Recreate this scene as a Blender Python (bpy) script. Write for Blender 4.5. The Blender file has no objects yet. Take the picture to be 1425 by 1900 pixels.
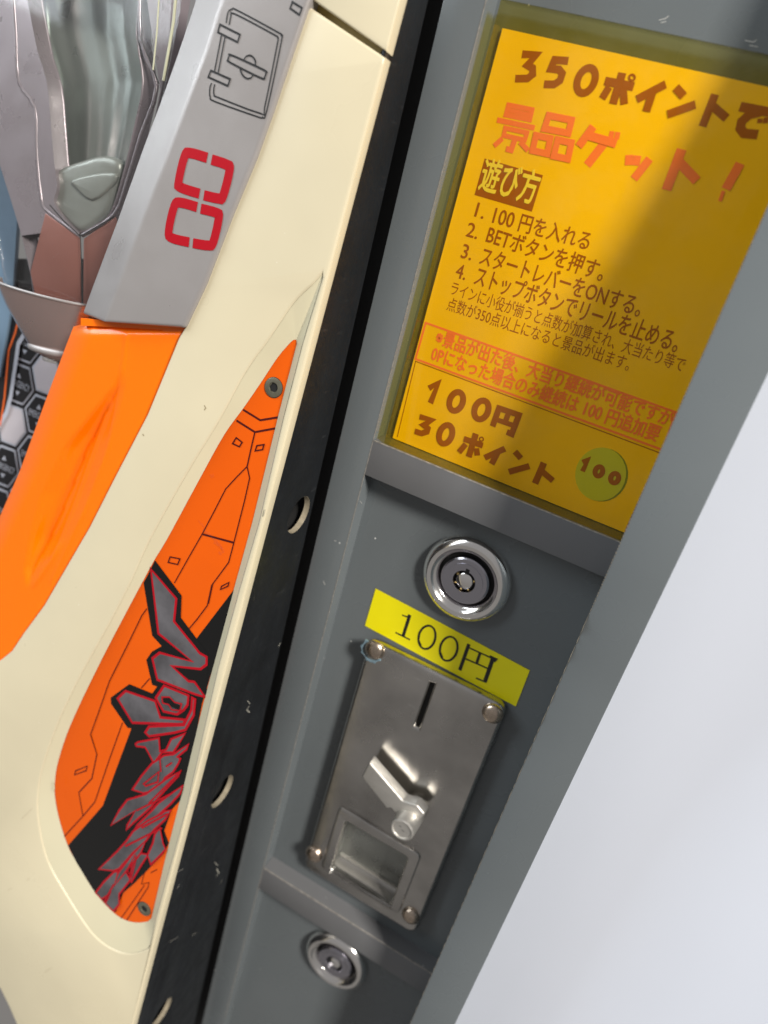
import bpy, bmesh, math, random
from mathutils import Vector, Matrix
random.seed(4)
SC = bpy.context.scene
C = SC.collection
MM = 0.001
# ---------------------------------------------------------------- camera
EX = Vector((0.87499632, 0.42075513, 0.2394714))      # camera right
EDN = Vector((0.38659431, -0.30950074, -0.86876587))  # camera down
EF = Vector((-0.29142112, 0.85274522, -0.43347355))   # camera forward
CAM = Vector((0, -250, 0))                            # mm
FPX, CX, CY = 1430.0, 712.5, 950.0
cam = bpy.data.cameras.new('camera')
co = bpy.data.objects.new('camera', cam); C.objects.link(co)
m = Matrix((EX, -EDN, -EF)).transposed().to_4x4(); m.translation = CAM * MM
co.matrix_world = m
cam.sensor_fit = 'HORIZONTAL'; cam.sensor_width = 36; cam.lens = 36 * FPX / 1425
cam.clip_start = 0.005; cam.clip_end = 50
cam.dof.use_dof = True; cam.dof.focus_distance = 0.262; cam.dof.aperture_fstop = 11
SC.camera = co
# ---------------------------------------------------------------- room light
W = bpy.data.worlds.new('World'); SC.world = W; W.use_nodes = True
nt = W.node_tree; bg = nt.nodes['Background']
tc = nt.nodes.new('ShaderNodeTexCoord'); sx = nt.nodes.new('ShaderNodeSeparateXYZ')
mr = nt.nodes.new('ShaderNodeMapRange'); mr.inputs['From Min'].default_value = -1; mr.inputs['From Max'].default_value = 1
cr = nt.nodes.new('ShaderNodeValToRGB')
nt.links.new(tc.outputs['Generated'], sx.inputs[0]); nt.links.new(sx.outputs['Z'], mr.inputs['Value'])
nt.links.new(mr.outputs[0], cr.inputs[0]); nt.links.new(cr.outputs[0], bg.inputs['Color'])
cr.color_ramp.elements[0].position = 0.0; cr.color_ramp.elements[0].color = (.42, .395, .37, 1)
cr.color_ramp.elements[1].position = 1.0; cr.color_ramp.elements[1].color = (.56, .55, .56, 1)
bg.inputs['Strength'].default_value = 0.50
def area(name, loc, target, sx_, sy_, watts, col):
    l = bpy.data.lights.new(name, 'AREA'); l.shape = 'RECTANGLE'; l.size = sx_; l.size_y = sy_; l.energy = watts; l.color = col
    o = bpy.data.objects.new(name, l); C.objects.link(o); o.location = loc
    o.rotation_euler = (Vector(target) - Vector(loc)).to_track_quat('-Z', 'Y').to_euler()
    return o
area('ceiling_lamp_key', (1.72, -1.27, 1.57), (-.06, 0, -.12), .42, .60, 126, (1, .95, .88))
area('ceiling_lamp_fill', (-1.5, -.75, .85), (-.15, 0, -.1), .9, 1.2, 26, (.88, .95, 1))
area('left_facet_fill', (-.80, -.10, .14), (-.2, -.03, .02), .22, .34, .75, (.88, .96, 1))  # fill lamp added to brighten the bar's left facet, no source seen
SC.view_settings.view_transform = 'Standard'; SC.view_settings.look = 'None'
SC.view_settings.exposure = 0.0; SC.view_settings.gamma = 1
# ---------------------------------------------------------------- frames (mm)
class Frame:
    def __init__(s, o, ex, ey):
        s.o = Vector(o); s.ex = Vector(ex).normalized(); s.ey = Vector(ey).normalized(); s.ez = s.ex.cross(s.ey)
    def at(s, p, h=0.0):                 # sight line through a measured point, met with the plane z = h of this frame
        r = EX * (p[0] - CX) + EDN * (p[1] - CY) + EF * FPX
        t = (h - (CAM - s.o).dot(s.ez)) / r.dot(s.ez)
        q = CAM + r * t - s.o
        return (q.dot(s.ex), q.dot(s.ey))
    def mat(s):
        m = Matrix((s.ex, s.ey, s.ez)).transposed().to_4x4(); m.translation = s.o * MM
        return m @ Matrix.Scale(MM, 4)
G = Frame((0, 0, 0), (1, 0, 0), (0, 0, 1))                  # front of the grey coin unit
B_ = .113
M = Frame((-112, -29, 0), (1, 0, 0), (0, B_, 1))            # sloping front of the slot machine
S = Frame((-112, 0, 0), (0, 1, 0), (0, 0, 1))               # right side of the slot machine
def Z(ox, oy, s, pts): return [(ox + x * s, oy + y * s) for x, y in pts]
# ---------------------------------------------------------------- materials
MATS = {}
def mat(name, col, rough=.5, metal=0, var=0, vscale=60, bump=0, bscale=400, spec=.5, coat=0, specks=0, wear=0, sss=0, alpha=1, trans=0):
    if name in MATS: return MATS[name]
    m = bpy.data.materials.new(name); m.use_nodes = True; n = m.node_tree; b = n.nodes['Principled BSDF']
    b.inputs['Base Color'].default_value = (*col, 1); b.inputs['Roughness'].default_value = rough
    b.inputs['Metallic'].default_value = metal; b.inputs['Specular IOR Level'].default_value = spec
    b.inputs['Coat Weight'].default_value = coat; b.inputs['Coat Roughness'].default_value = .08
    if sss:
        b.inputs['Subsurface Weight'].default_value = sss; b.inputs['Subsurface Radius'].default_value = (.004, .0015, .0005)
    tc = n.nodes.new('ShaderNodeTexCoord')
    def noise(sc, det=4, rg=.55):
        t = n.nodes.new('ShaderNodeTexNoise'); t.inputs['Scale'].default_value = sc; t.inputs['Detail'].default_value = det
        t.inputs['Roughness'].default_value = rg; n.links.new(tc.outputs['Object'], t.inputs['Vector']); return t
    last = None
    def mix(fac, a, c):
        x = n.nodes.new('ShaderNodeMix'); x.data_type = 'RGBA'
        n.links.new(fac, x.inputs['Factor'])
        if a is None: x.inputs['A'].default_value = (*col, 1)
        else: n.links.new(a, x.inputs['A'])
        x.inputs['B'].default_value = (*c, 1); return x.outputs['Result']
    if var:
        t = noise(vscale); r = n.nodes.new('ShaderNodeMapRange'); r.inputs['From Min'].default_value = .35; r.inputs['From Max'].default_value = .7
        n.links.new(t.outputs[0], r.inputs[0]); last = mix(r.outputs[0], last, tuple(c * (1 - var) for c in col))
        r2 = n.nodes.new('ShaderNodeMapRange'); r2.inputs['From Min'].default_value = .3; r2.inputs['From Max'].default_value = .7
        r2.inputs['To Min'].default_value = max(.02, rough - .08); r2.inputs['To Max'].default_value = rough + .1
        t2 = noise(vscale * 2.3); n.links.new(t2.outputs[0], r2.inputs[0]); n.links.new(r2.outputs[0], b.inputs['Roughness'])
    if specks:      # stuck dust grains
        v = n.nodes.new('ShaderNodeTexVoronoi'); v.inputs['Scale'].default_value = specks; n.links.new(tc.outputs['Object'], v.inputs['Vector'])
        r = n.nodes.new('ShaderNodeMapRange'); r.inputs['From Min'].default_value = .045; r.inputs['From Max'].default_value = .03
        n.links.new(v.outputs['Distance'], r.inputs[0])
        t = noise(specks * .35, 2); g = n.nodes.new('ShaderNodeMath'); g.operation = 'GREATER_THAN'; g.inputs[1].default_value = .56
        n.links.new(t.outputs[0], g.inputs[0]); mu = n.nodes.new('ShaderNodeMath'); mu.operation = 'MULTIPLY'
        n.links.new(r.outputs[0], mu.inputs[0]); n.links.new(g.outputs[0], mu.inputs[1])
        mu2 = n.nodes.new('ShaderNodeMath'); mu2.operation = 'MULTIPLY'; mu2.inputs[1].default_value = .7; n.links.new(mu.outputs[0], mu2.inputs[0])
        last = mix(mu2.outputs[0], last, (.95, .95, .92) if max(col) > .15 else (.35, .34, .30))
    if wear:        # scuffs: thin streaks of lighter grey
        mp = n.nodes.new('ShaderNodeMapping'); mp.inputs['Scale'].default_value = (60, 60, 400); mp.inputs['Rotation'].default_value = (.4, .9, .3)
        n.links.new(tc.outputs['Object'], mp.inputs[0]); t = n.nodes.new('ShaderNodeTexNoise'); t.inputs['Scale'].default_value = 1.6; t.inputs['Detail'].default_value = 5
        n.links.new(mp.outputs[0], t.inputs['Vector']); r = n.nodes.new('ShaderNodeMapRange'); r.inputs['From Min'].default_value = .66; r.inputs['From Max'].default_value = .74
        r.inputs['To Max'].default_value = wear; n.links.new(t.outputs[0], r.inputs[0]); last = mix(r.outputs[0], last, tuple(min(1, c * 2.2 + .12) for c in col))
    if last is not None: n.links.new(last, b.inputs['Base Color'])
    if bump:
        t = noise(bscale, 3); bp = n.nodes.new('ShaderNodeBump'); bp.inputs['Strength'].default_value = bump; bp.inputs['Distance'].default_value = .0004
        n.links.new(t.outputs[0], bp.inputs['Height']); n.links.new(bp.outputs[0], b.inputs['Normal'])
    MATS[name] = m; return m
def clear(name, tint, rough=.05, refl=1.0, dust=0):      # clear plastic: tinted see-through with a fresnel gloss
    m = bpy.data.materials.new(name); m.use_nodes = True; n = m.node_tree; n.nodes.clear()
    o = n.nodes.new('ShaderNodeOutputMaterial'); t = n.nodes.new('ShaderNodeBsdfTransparent'); g = n.nodes.new('ShaderNodeBsdfGlossy')
    t.inputs[0].default_value = (*tint, 1); g.inputs['Roughness'].default_value = rough; g.inputs[0].default_value = (refl, refl, refl, 1)
    f = n.nodes.new('ShaderNodeFresnel'); 
    gm = n.nodes.new('ShaderNodeNewGeometry'); mm = n.nodes.new('ShaderNodeMapRange'); mm.inputs['To Min'].default_value = 1.46; mm.inputs['To Max'].default_value = 1 / 1.46
    n.links.new(gm.outputs['Backfacing'], mm.inputs[0]); n.links.new(mm.outputs[0], f.inputs[0]); x = n.nodes.new('ShaderNodeMixShader')
    n.links.new(f.outputs[0], x.inputs[0]); n.links.new(t.outputs[0], x.inputs[1]); n.links.new(g.outputs[0], x.inputs[2]); 
    if dust:
        tcx = n.nodes.new('ShaderNodeTexCoord'); tn = n.nodes.new('ShaderNodeTexNoise'); tn.inputs['Scale'].default_value = 35; tn.inputs['Detail'].default_value = 8; tn.inputs['Roughness'].default_value = .7
        n.links.new(tcx.outputs['Object'], tn.inputs['Vector']); rr = n.nodes.new('ShaderNodeMapRange'); rr.inputs['From Min'].default_value = .45; rr.inputs['From Max'].default_value = .8; rr.inputs['To Max'].default_value = dust
        n.links.new(tn.outputs[0], rr.inputs[0]); df = n.nodes.new('ShaderNodeBsdfDiffuse'); df.inputs[0].default_value = (.75, .72, .62, 1)
        x2 = n.nodes.new('ShaderNodeMixShader'); n.links.new(rr.outputs[0], x2.inputs[0]); n.links.new(x.outputs[0], x2.inputs[1]); n.links.new(df.outputs[0], x2.inputs[2]); n.links.new(x2.outputs[0], o.inputs[0])
    else: n.links.new(x.outputs[0], o.inputs[0])
    return m
m_cream = mat('cream_plastic', (.645, .575, .405), .33, var=.10, vscale=11, specks=230, spec=.4)
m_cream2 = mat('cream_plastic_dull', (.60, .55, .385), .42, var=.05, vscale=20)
m_orange = mat('orange_gloss_plastic', (1, .17, .0), .24, coat=.25, spec=.3, sss=.1)
m_orange_p = mat('orange_print', (.72, .098, .0), .16, coat=.15, spec=.35, var=.05, vscale=30)
m_black_p = mat('black_print', (.006, .006, .006), .16, coat=.15, spec=.35)
m_line = mat('dark_red_line_print', (.07, .004, .003), .2)
m_red = mat('red_print', (.38, .0, .008), .3)
m_lgrey = mat('logo_grey_print', (.12, .115, .125), .16, coat=.4, var=.6, vscale=60)
m_silver = mat('silver_paint', (.335, .315, .31), .34, metal=.3, var=.03, vscale=25, bump=.08, bscale=2500)
m_black = mat('black_laminate', (.007, .008, .010), .42, spec=.35, var=.5, vscale=55, specks=500, wear=.12, bump=.15, bscale=900)
m_void = mat('dark_inside', (.004, .004, .004), .8)
m_tan = mat('raw_board_edge', (.36, .31, .22), .8, var=.4, vscale=300)
m_grey = mat('grey_enamel', (.137, .154, .162), .25, var=.14, vscale=9, bump=.05, bscale=700, specks=120)
m_grey2 = mat('grey_enamel_ledge', (.150, .152, .158), .38, var=.08, vscale=40, specks=160)
m_worn = mat('worn_edge', (.34, .32, .29), .6, var=.5, vscale=500)
m_steel = mat('brushed_steel', (.64, .62, .59), .22, metal=1, wear=.2, var=.45, vscale=22, bump=.03, bscale=1200)
m_cast = mat('cast_zinc', (.62, .60, .56), .40, metal=.8, var=.08, vscale=200, bump=.2, bscale=1500)
m_chrome = mat('chrome', (.93, .91, .88), .15, metal=1)
m_dchrome = mat('dark_chrome', (.48, .47, .52), .2, metal=1)
m_brass = mat('brass_pin', (.7, .5, .2), .3, metal=1)
m_paper = mat('yellow_paper', (1, .675, .003), .7, spec=.08, var=.05, vscale=25)
m_brown = mat('brown_ink', (.38, .125, .01), .6, spec=.08)
m_coral = mat('coral_ink', (1, .26, .27), .6, spec=.08)
m_pale = mat('pale_yellow_ink', (.95, .85, .32), .6)
m_badge = mat('olive_badge', (.60, .68, .14), .6, spec=.08)
m_tape = mat('yellow_tape', (.90, .80, .0), .38, var=.04, vscale=60)
m_ink = mat('black_ink', (.012, .012, .012), .4)
m_white = mat('white_panel_paint', (.66, .70, .79), .42, var=.03, vscale=5)
m_mauve = mat('mauve_metal_plastic', (.35, .30, .325), .30, metal=.45, var=.05, vscale=25)
m_reddish = mat('red_led_tint_plastic', (.34, .135, .105), .34, metal=.4, var=.15, vscale=30)  # reddish LED reflection put into the base colour
m_cup = mat('grey_cup_plastic', (.30, .31, .285), .36, metal=.3, var=.15, vscale=60, bump=.1)
m_hexk = mat('hex_black_print', (.014, .014, .016), .2)
m_hexw = mat('hex_pale_print', (.52, .49, .52), .35, var=.08, vscale=40)
m_hexl = mat('hex_grey_line', (.42, .44, .50), .35)
m_blue = mat('blue_grey_sheet', (.17, .26, .36), .3, var=.3, vscale=12)
m_acryl = clear('amber_acrylic', (.988, .925, .56), .04, .45, .035)
m_smoke = clear('smoked_lens', (.95, .955, .95), .08)
m_film = clear('clear_film', (.99, .97, .95), .12)
m_clear = clear('clear_cover', (.9, .9, .84), .05)
# ---------------------------------------------------------------- builders
def root(name, label, cat, loc, group=None):
    o = bpy.data.objects.new(name, None); C.objects.link(o); o.location = Vector(loc) * MM; o.empty_display_size = .02
    o['label'] = label; o['category'] = cat
    if group: o['group'] = group
    o['_r'] = 1
    return o
ORG = {}
def origin_of(par):
    v = Vector((0, 0, 0))
    while par is not None: v = v + par.location; par = par.parent
    return v
def link(name, me, par, mt, smooth=False, label=None):
    """me holds world coordinates (m)"""
    o = bpy.data.objects.new(name, me); C.objects.link(o)
    org = origin_of(par); cs = [v.co for v in me.vertices]
    if cs:
        lo = Vector([min(c[i] for c in cs) for i in range(3)]); hi = Vector([max(c[i] for c in cs) for i in range(3)]); ctr = (lo + hi) / 2
    else: ctr = org
    me.transform(Matrix.Translation(-ctr)); o.location = ctr - org; o.parent = par
    me.materials.clear(); me.materials.append(mt)
    if smooth:
        for p in me.polygons: p.use_smooth = True
    if label: o['label'] = label
    return o
def catmull(pts, n=6, closed=True):
    out = []; N = len(pts)
    for i in range(N if closed else N - 1):
        g = (lambda k: pts[k % N]) if closed else (lambda k: pts[max(0, min(N - 1, k))])
        a, b, c, d = g(i - 1), g(i), g(i + 1), g(i + 2)
        for j in range(n):
            t = j / n
            out.append(tuple(.5 * (2 * b[k] + (c[k] - a[k]) * t + (2 * a[k] - 5 * b[k] + 4 * c[k] - d[k]) * t * t + (-a[k] + 3 * b[k] - 3 * c[k] + d[k]) * t ** 3) for k in (0, 1)))
    if not closed: out.append(pts[-1])
    return out
def plate(name, fr, loops, h, th, bev, mt, par, smooth=True, label=None, res=2):
    """flat board with real thickness; loops (mm, frame coordinates): outline first, then holes; top face at height h"""
    cu = bpy.data.curves.new(name, 'CURVE'); cu.dimensions = '2D'; cu.fill_mode = 'BOTH' if th > 0 else 'FRONT'
    for lp in loops:
        s = cu.splines.new('POLY'); s.points.add(len(lp) - 1); s.use_cyclic_u = True
        for q, p in zip(s.points, lp): q.co = (p[0], p[1], 0, 1)
    if th > 0:
        cu.extrude = max(.001, th / 2 - bev); cu.bevel_depth = bev; cu.bevel_resolution = res; cu.offset = -bev
    t = bpy.data.objects.new('tmp', cu); me = bpy.data.meshes.new_from_object(t); bpy.data.objects.remove(t); bpy.data.curves.remove(cu)
    bm = bmesh.new(); bm.from_mesh(me); bmesh.ops.remove_doubles(bm, verts=bm.verts, dist=1e-4); bmesh.ops.recalc_face_normals(bm, faces=bm.faces) if th > 0 else None
    bm.to_mesh(me); bm.free()
    me.transform(fr.mat() @ Matrix.Translation((0, 0, h - th / 2)))
    o = link(name, me, par, mt, False, label)
    if smooth and th > 0 and bev > 0:
        for p in me.polygons: p.use_smooth = True
        me.set_sharp_from_angle(angle=math.radians(38))
    return o
def pplate(name, fr, loops, h, th, bev, mt, par, **k):
    return plate(name, fr, [[fr.at(p, h) for p in lp] for lp in loops], h, th, bev, mt, par, **k)
def mesh_world(name, vs, fs, mt, par, smooth=False, label=None, bevel=0, seg=2, sharp=40):
    me = bpy.data.meshes.new(name); me.from_pydata([tuple(Vector(v) * MM) for v in vs], [], fs); me.update()
    bm = bmesh.new(); bm.from_mesh(me)
    bmesh.ops.recalc_face_normals(bm, faces=bm.faces)
    if bevel: bmesh.ops.bevel(bm, geom=[e for e in bm.edges if e.calc_face_angle(0) > .3], offset=bevel * MM, segments=seg, affect='EDGES', profile=.6)
    bm.to_mesh(me); bm.free()
    o = link(name, me, par, mt, smooth or bool(bevel), label)
    if smooth or bevel: me.set_sharp_from_angle(angle=math.radians(sharp))
    return o
def fw(fr, u, v, h): return fr.o + fr.ex * u + fr.ey * v + fr.ez * h
def box(name, fr, u0, u1, v0, v1, h0, h1, mt, par, bevel=.4, label=None, seg=2):
    vs = [fw(fr, u, v, h) for h in (h0, h1) for v in (v0, v1) for u in (u0, u1)]
    return mesh_world(name, vs, [(0, 1, 3, 2), (4, 5, 7, 6), (0, 1, 5, 4), (2, 3, 7, 6), (0, 2, 6, 4), (1, 3, 7, 5)], mt, par, bevel=bevel, label=label, seg=seg)
def lathe(name, fr, cu, cv, prof, mt, par, n=56, label=None, sharp=35):
    vs = []; fs = []
    for r, h in prof:
        for i in range(n):
            a = 2 * math.pi * i / n; vs.append(fw(fr, cu + r * math.cos(a), cv + r * math.sin(a), h))
    for k in range(len(prof) - 1):
        for i in range(n): j = (i + 1) % n; fs.append((k * n + i, k * n + j, (k + 1) * n + j, (k + 1) * n + i))
    if prof[-1][0] < .3 or True:
        fs.append(tuple(range((len(prof) - 1) * n, len(prof) * n)))
    return mesh_world(name, vs, fs, mt, par, smooth=True, label=label, sharp=sharp)
def ribbon_geo(pts, w, closed=False, cap=0):
    """mitred flat line along pts; returns verts2d, quads"""
    n = len(pts); P = [Vector(p) for p in pts]; L = []; R = []
    for i in range(n):
        if closed: a, b, c = P[i - 1], P[i], P[(i + 1) % n]
        else: a, b, c = P[max(0, i - 1)], P[i], P[min(n - 1, i + 1)]
        d1 = (b - a); d2 = (c - b)
        d1 = d1.normalized() if d1.length > 1e-6 else d2.normalized(); d2 = d2.normalized() if d2.length > 1e-6 else d1
        t = (d1 + d2); t = t.normalized() if t.length > .2 else d1
        nn = Vector((-t.y, t.x)); k = nn.dot(Vector((-d1.y, d1.x))); wv = w / 2 / max(.5, abs(k))
        e = Vector((0, 0))
        if not closed and i == 0: e = -d2 * cap
        if not closed and i == n - 1: e = d1 * cap
        L.append(b + nn * wv + e); R.append(b - nn * wv + e)
    q = [(i, (i + 1) % n) for i in range(n if closed else n - 1)]
    return L, R, q
def strokes(name, fr, items, h, mt, par, label=None, step=.012):
    """items: (points in mm, width mm, closed); every line is laid a hair above the one before"""
    vs = []; fs = []; k = 0
    for pts, w, cl in items:
        L, R, q = ribbon_geo(pts, w, cl); b = len(vs); n = len(L); hh = h + step * k; k = (k + 1) % 12
        vs += [fw(fr, p.x, p.y, hh) for p in L] + [fw(fr, p.x, p.y, hh) for p in R]
        for i, j in q: fs.append((b + n + i, b + n + j, b + j, b + i))
    me = bpy.data.meshes.new(name); me.from_pydata([tuple(Vector(v) * MM) for v in vs], [], fs); me.update()
    return link(name, me, par, mt, False, label)
def pstrokes(name, fr, items, h, mt, par, label=None):
    """items: (pixel points, width mm, closed)"""
    return strokes(name, fr, [([fr.at(p, h) for p in pts], w, cl) for pts, w, cl in items], h, mt, par, label)
def text(name, fr, s, pa, pb, h, hgt, mt, par, bold=0, label=None, squeeze=1):
    """one printed line: from measured point pa (left foot) to pb (right foot); hgt = height of a full-width letter in mm"""
    a = Vector(fr.at(pa, h)); b = Vector(fr.at(pb, h))
    cu = bpy.data.curves.new(name, 'FONT'); cu.body = s; cu.size = 1; cu.fill_mode = 'FRONT'; cu.resolution_u = 3
    t = bpy.data.objects.new('tmp', cu); me = bpy.data.meshes.new_from_object(t); bpy.data.objects.remove(t); bpy.data.curves.remove(cu)
    xs = [v.co.x for v in me.vertices]
    if not xs: return None
    x0, x1 = min(xs), max(xs); d = b - a; sx_ = d.length / (x1 - x0); ex = d.normalized(); ey = Vector((-ex.y, ex.x))
    mx = Matrix(((ex.x * sx_, ey.x * hgt, 0, a.x), (ex.y * sx_, ey.y * hgt, 0, a.y), (0, 0, 1, h), (0, 0, 0, 1))) @ Matrix.Translation((-x0, 0, 0))
    if bold:
        bm = bmesh.new()
        for k, (dx, dy) in enumerate(((0, 0), (1, 0), (-1, 0), (0, 1), (0, -1), (.7, .7), (-.7, -.7))):
            m2 = me.copy(); m2.transform(Matrix.Translation((dx * bold, dy * bold * .9, .006 * k))); bm.from_mesh(m2); bpy.data.meshes.remove(m2)
        bm.to_mesh(me); bm.free()
    me.transform(fr.mat() @ mx)
    return link(name, me, par, mt, False, label)
def rrect(x0, x1, y0, y1, r, n=5):
    o = []
    for cx, cy, a0 in ((x1 - r, y1 - r, 0), (x0 + r, y1 - r, 90), (x0 + r, y0 + r, 180), (x1 - r, y0 + r, 270)):
        for i in range(n + 1):
            a = math.radians(a0 + 90 * i / n); o.append((cx + r * math.cos(a), cy + r * math.sin(a)))
    return o
def circ(cx, cy, r, n=32): return [(cx + r * math.cos(2 * math.pi * i / n), cy + r * math.sin(2 * math.pi * i / n)) for i in range(n)]
def grid_mesh(name, rows, mt, par, label=None, sharp=50):
    nr, nc = len(rows), len(rows[0]); vs = [p for r in rows for p in r]
    fs = [(i * nc + j, i * nc + j + 1, (i + 1) * nc + j + 1, (i + 1) * nc + j) for i in range(nr - 1) for j in range(nc - 1)]
    return mesh_world(name, vs, fs, mt, par, smooth=True, label=label, sharp=sharp)

# ================================================================ GREY COIN UNIT
unit = root('coin_unit', 'grey enamelled metal coin exchange unit with two round locks and a steel coin plate', 'coin machine', (-47, 30, -560))
PH = -3.2                                            # face of the coin plate
RE = -8.6                                            # depth of the recessed panels
XL0, XL1, XR = -110.3, -97.0, -1.75
box('left_rail', G, XL0, XL1, -560, 120, -60, 0, m_grey, unit, bevel=.5)
# right rail stands proud; its bow is shaped to cast the recess shadow
rv = []
prof = [(120, 8), (60, 11), (20, 19), (-20, 30), (-60, 35), (-95, 35), (-130, 28), (-180, 23), (-300, 21), (-560, 20)]
for z, p in prof: rv += [fw(G, XR, z, p), fw(G, XR, z, -60), fw(G, 16.8, z, -60), fw(G, 16.8 - p * .067, z, p)]
fs = []
for i in range(len(prof) - 1):
    for j in range(4): fs.append((i * 4 + j, i * 4 + (j + 1) % 4, (i + 1) * 4 + (j + 1) % 4, (i + 1) * 4 + j))
fs += [(3, 2, 1, 0), tuple(len(rv) - 4 + j for j in range(4))]
rail = mesh_world('right_rail', rv, fs, m_grey, unit, bevel=.35)
def rp(z):
    for (a, p), (b, q) in zip(prof, prof[1:]):
        if b <= z <= a: return p + (q - p) * (a - z) / (a - b)
cv_, cf_ = [], []
z = 60.0
while z > -550:
    dz = random.uniform(.35, .8) if z > -115 else random.uniform(2, 9); w_ = random.uniform(.08, .34) if z > -115 else random.uniform(.05, .14)
    k = len(cv_); z2 = z - dz
    cv_ += [fw(G, XR - .06, z, rp(z) - .4), fw(G, XR - .06, z2, rp(z2) - .4), fw(G, XR + w_, z2, rp(z2) + .03), fw(G, XR + w_ * .6, z, rp(z) + .03), fw(G, XR - .12, (z + z2) / 2, rp(z) + .03)]
    cf_ += [(k, k + 1, k + 4), (k + 4, k + 1, k + 2), (k + 4, k + 2, k + 3), (k, k + 4, k + 3)]; z = z2 - random.uniform(.25, .7)
mesh_world('chipped_edge', cv_, cf_, mat('chipped_paint', (.17, .15, .12), .7), rail)
for z0, z1 in ((-115.9, -101.6), (-354.0, -338.7)):
    lg = box('ledge', G, XL1, XR, z0, z1, -40, 0, m_grey2, unit, bevel=.35)
    box('worn_rim', G, XL1 + .4, XR, z1 - .35, z1 + .12, -.5, .06, m_worn, lg, bevel=.1)
box('back_panel', G, XL1, XR, -101.6, 120, -16, RE - .9, m_grey, unit, bevel=0)
tz = [G.at(p, PH) for p in [(642, 1520), (758, 1588), (722.7, 1684), (612.7, 1615)]]
ta, tb, tc_, td = min(p[0] for p in tz) - 1, max(p[0] for p in tz) + 1, min(p[1] for p in tz) - 1, max(p[1] for p in tz) + 1
plate('back_panel', G, [[(XL1, -338.7), (XR, -338.7), (XR, -115.9), (XL1, -115.9)], [(ta, tc_), (ta, td), (tb, td), (tb, tc_)]], RE, 7, 0, m_grey, unit, smooth=False)
box('back_panel', G, XL1, XR, -560, -354.0, -16, RE, m_grey, unit, bevel=0)
strokes('worn_edge_line', G, [([(XL1 + .02, 118), (XL1 + .02, -468)], .35, False)], .03, m_worn, unit)
m_rivet = mat('rivet_metal', (.62, .51, .41), .27, metal=1, var=.2, vscale=300)
def lock(pc, r, key):
    cu, cv = G.at(pc, -5)
    k = r / 16.0
    L = lathe('lock', G, cu, cv, [(16.3 * k, RE), (16.4 * k, RE + 1.6), (16.0 * k, -6.2), (15.2 * k, -5.0), (13.8 * k, -4.2), (12.4 * k, -4.5), (11.6 * k, -5.6), (11.0 * k, -5.9), (10.4 * k, -6.6), (10.0 * k, -8.3), (9.2 * k, -8.45), (.1, -8.45)], m_chrome, unit, label='chrome ring lock with a round tubular keyway' if key else 'small chrome ring lock below the lower ledge')
    lathe('gap', G, cu, cv, [(10.05 * k, -8.3), (9.0 * k, -8.3)], m_void, L)
    lathe('cylinder', G, cu, cv, [(8.9 * k, -8.4), (8.9 * k, -5.6), (8.3 * k, -5.1), (6.9 * k, -5.05), (6.85 * k, -4.85), (4.2 * k, -4.8), (4.1 * k, -5.0), (4.05 * k, -8), (.1, -8)], m_dchrome, L)
    lathe('core', G, cu, cv, [(3.0 * k, -8), (3.0 * k, -5.4), (2.7 * k, -5.1), (.1, -4.5)], m_chrome, L)
    lathe('keyhole_ring', G, cu, cv, [(4.05 * k, -7.0), (3.0 * k, -7.0)], m_void, L)
    if key:
        box('key_notch', G, cu - .75, cu + .75, cv + 3.6, cv + 5.6, -5.2, -4.74, m_void, L, bevel=0)
        for a in (20, 95 + 60, 215, 265, 310):
            c = math.radians(a); lathe('lock_pin', G, cu + 3.75 * math.cos(c), cv + 3.75 * math.sin(c), [(.42, -7), (.42, -5.5), (.1, -5.2)], m_brass, L, n=10)
lock((861, 1079), 17.4, True)
lock((620, 1788), 17.2, False)
# yellow tape label
TL = [(697, 1092), (983, 1244), (957, 1311), (677, 1161)]
tape = pplate('price_label', G, [TL], RE + .25, .2, 0, m_tape, unit, smooth=False, label='yellow tape strip printed 100円 above the coin plate')
ot = lambda *p: Z(640, 960, .379, p)
HT = RE + .29
def oval(cx, cy, a, b, rot, n=28):
    r = math.radians(rot); return [(cx + a * math.cos(t) * math.cos(r) - b * math.sin(t) * math.sin(r), cy + a * math.cos(t) * math.sin(r) + b * math.sin(t) * math.cos(r)) for t in [2 * math.pi * i / n for i in range(n)]]
its = [(ot((318, 477), (284, 584)), 1.15, False), (ot((319, 481), (303, 487), (280, 478)), .55, False), (ot((247, 563), (319, 599)), .6, False),
       (ot(*oval(402, 587, 41, 58, 14)), .75, True), (ot(*oval(508, 643, 42, 60, 14)), .75, True),
       (ot((607, 620), (562, 748)), 1.15, False), (ot((604, 636), (722, 690)), .55, False), (ot((727, 684), (685, 805)), 1.3, False), (ot((690, 806), (642, 786)), .6, False),
       (ot((708, 680), (738, 694), (728, 704)), 1.0, False), (ot((663, 660), (644, 716)), .9, False), (ot((588, 690), (706, 742)), .55, False)]
its = [(a, b * 1.22, c) for a, b, c in its]
pstrokes('printed_text', G, its, HT, m_ink, tape, label='black serif lettering 100円')
th_ = [(ot((366, 562), (360, 600), (372, 628)), .8, False), (ot((440, 552), (444, 585), (434, 620)), .8, False), (ot((470, 618), (465, 655), (478, 686)), .8, False), (ot((548, 606), (552, 640), (542, 676)), .8, False)]
pstrokes('printed_text', G, th_, HT + .16, m_ink, tape)
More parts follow.
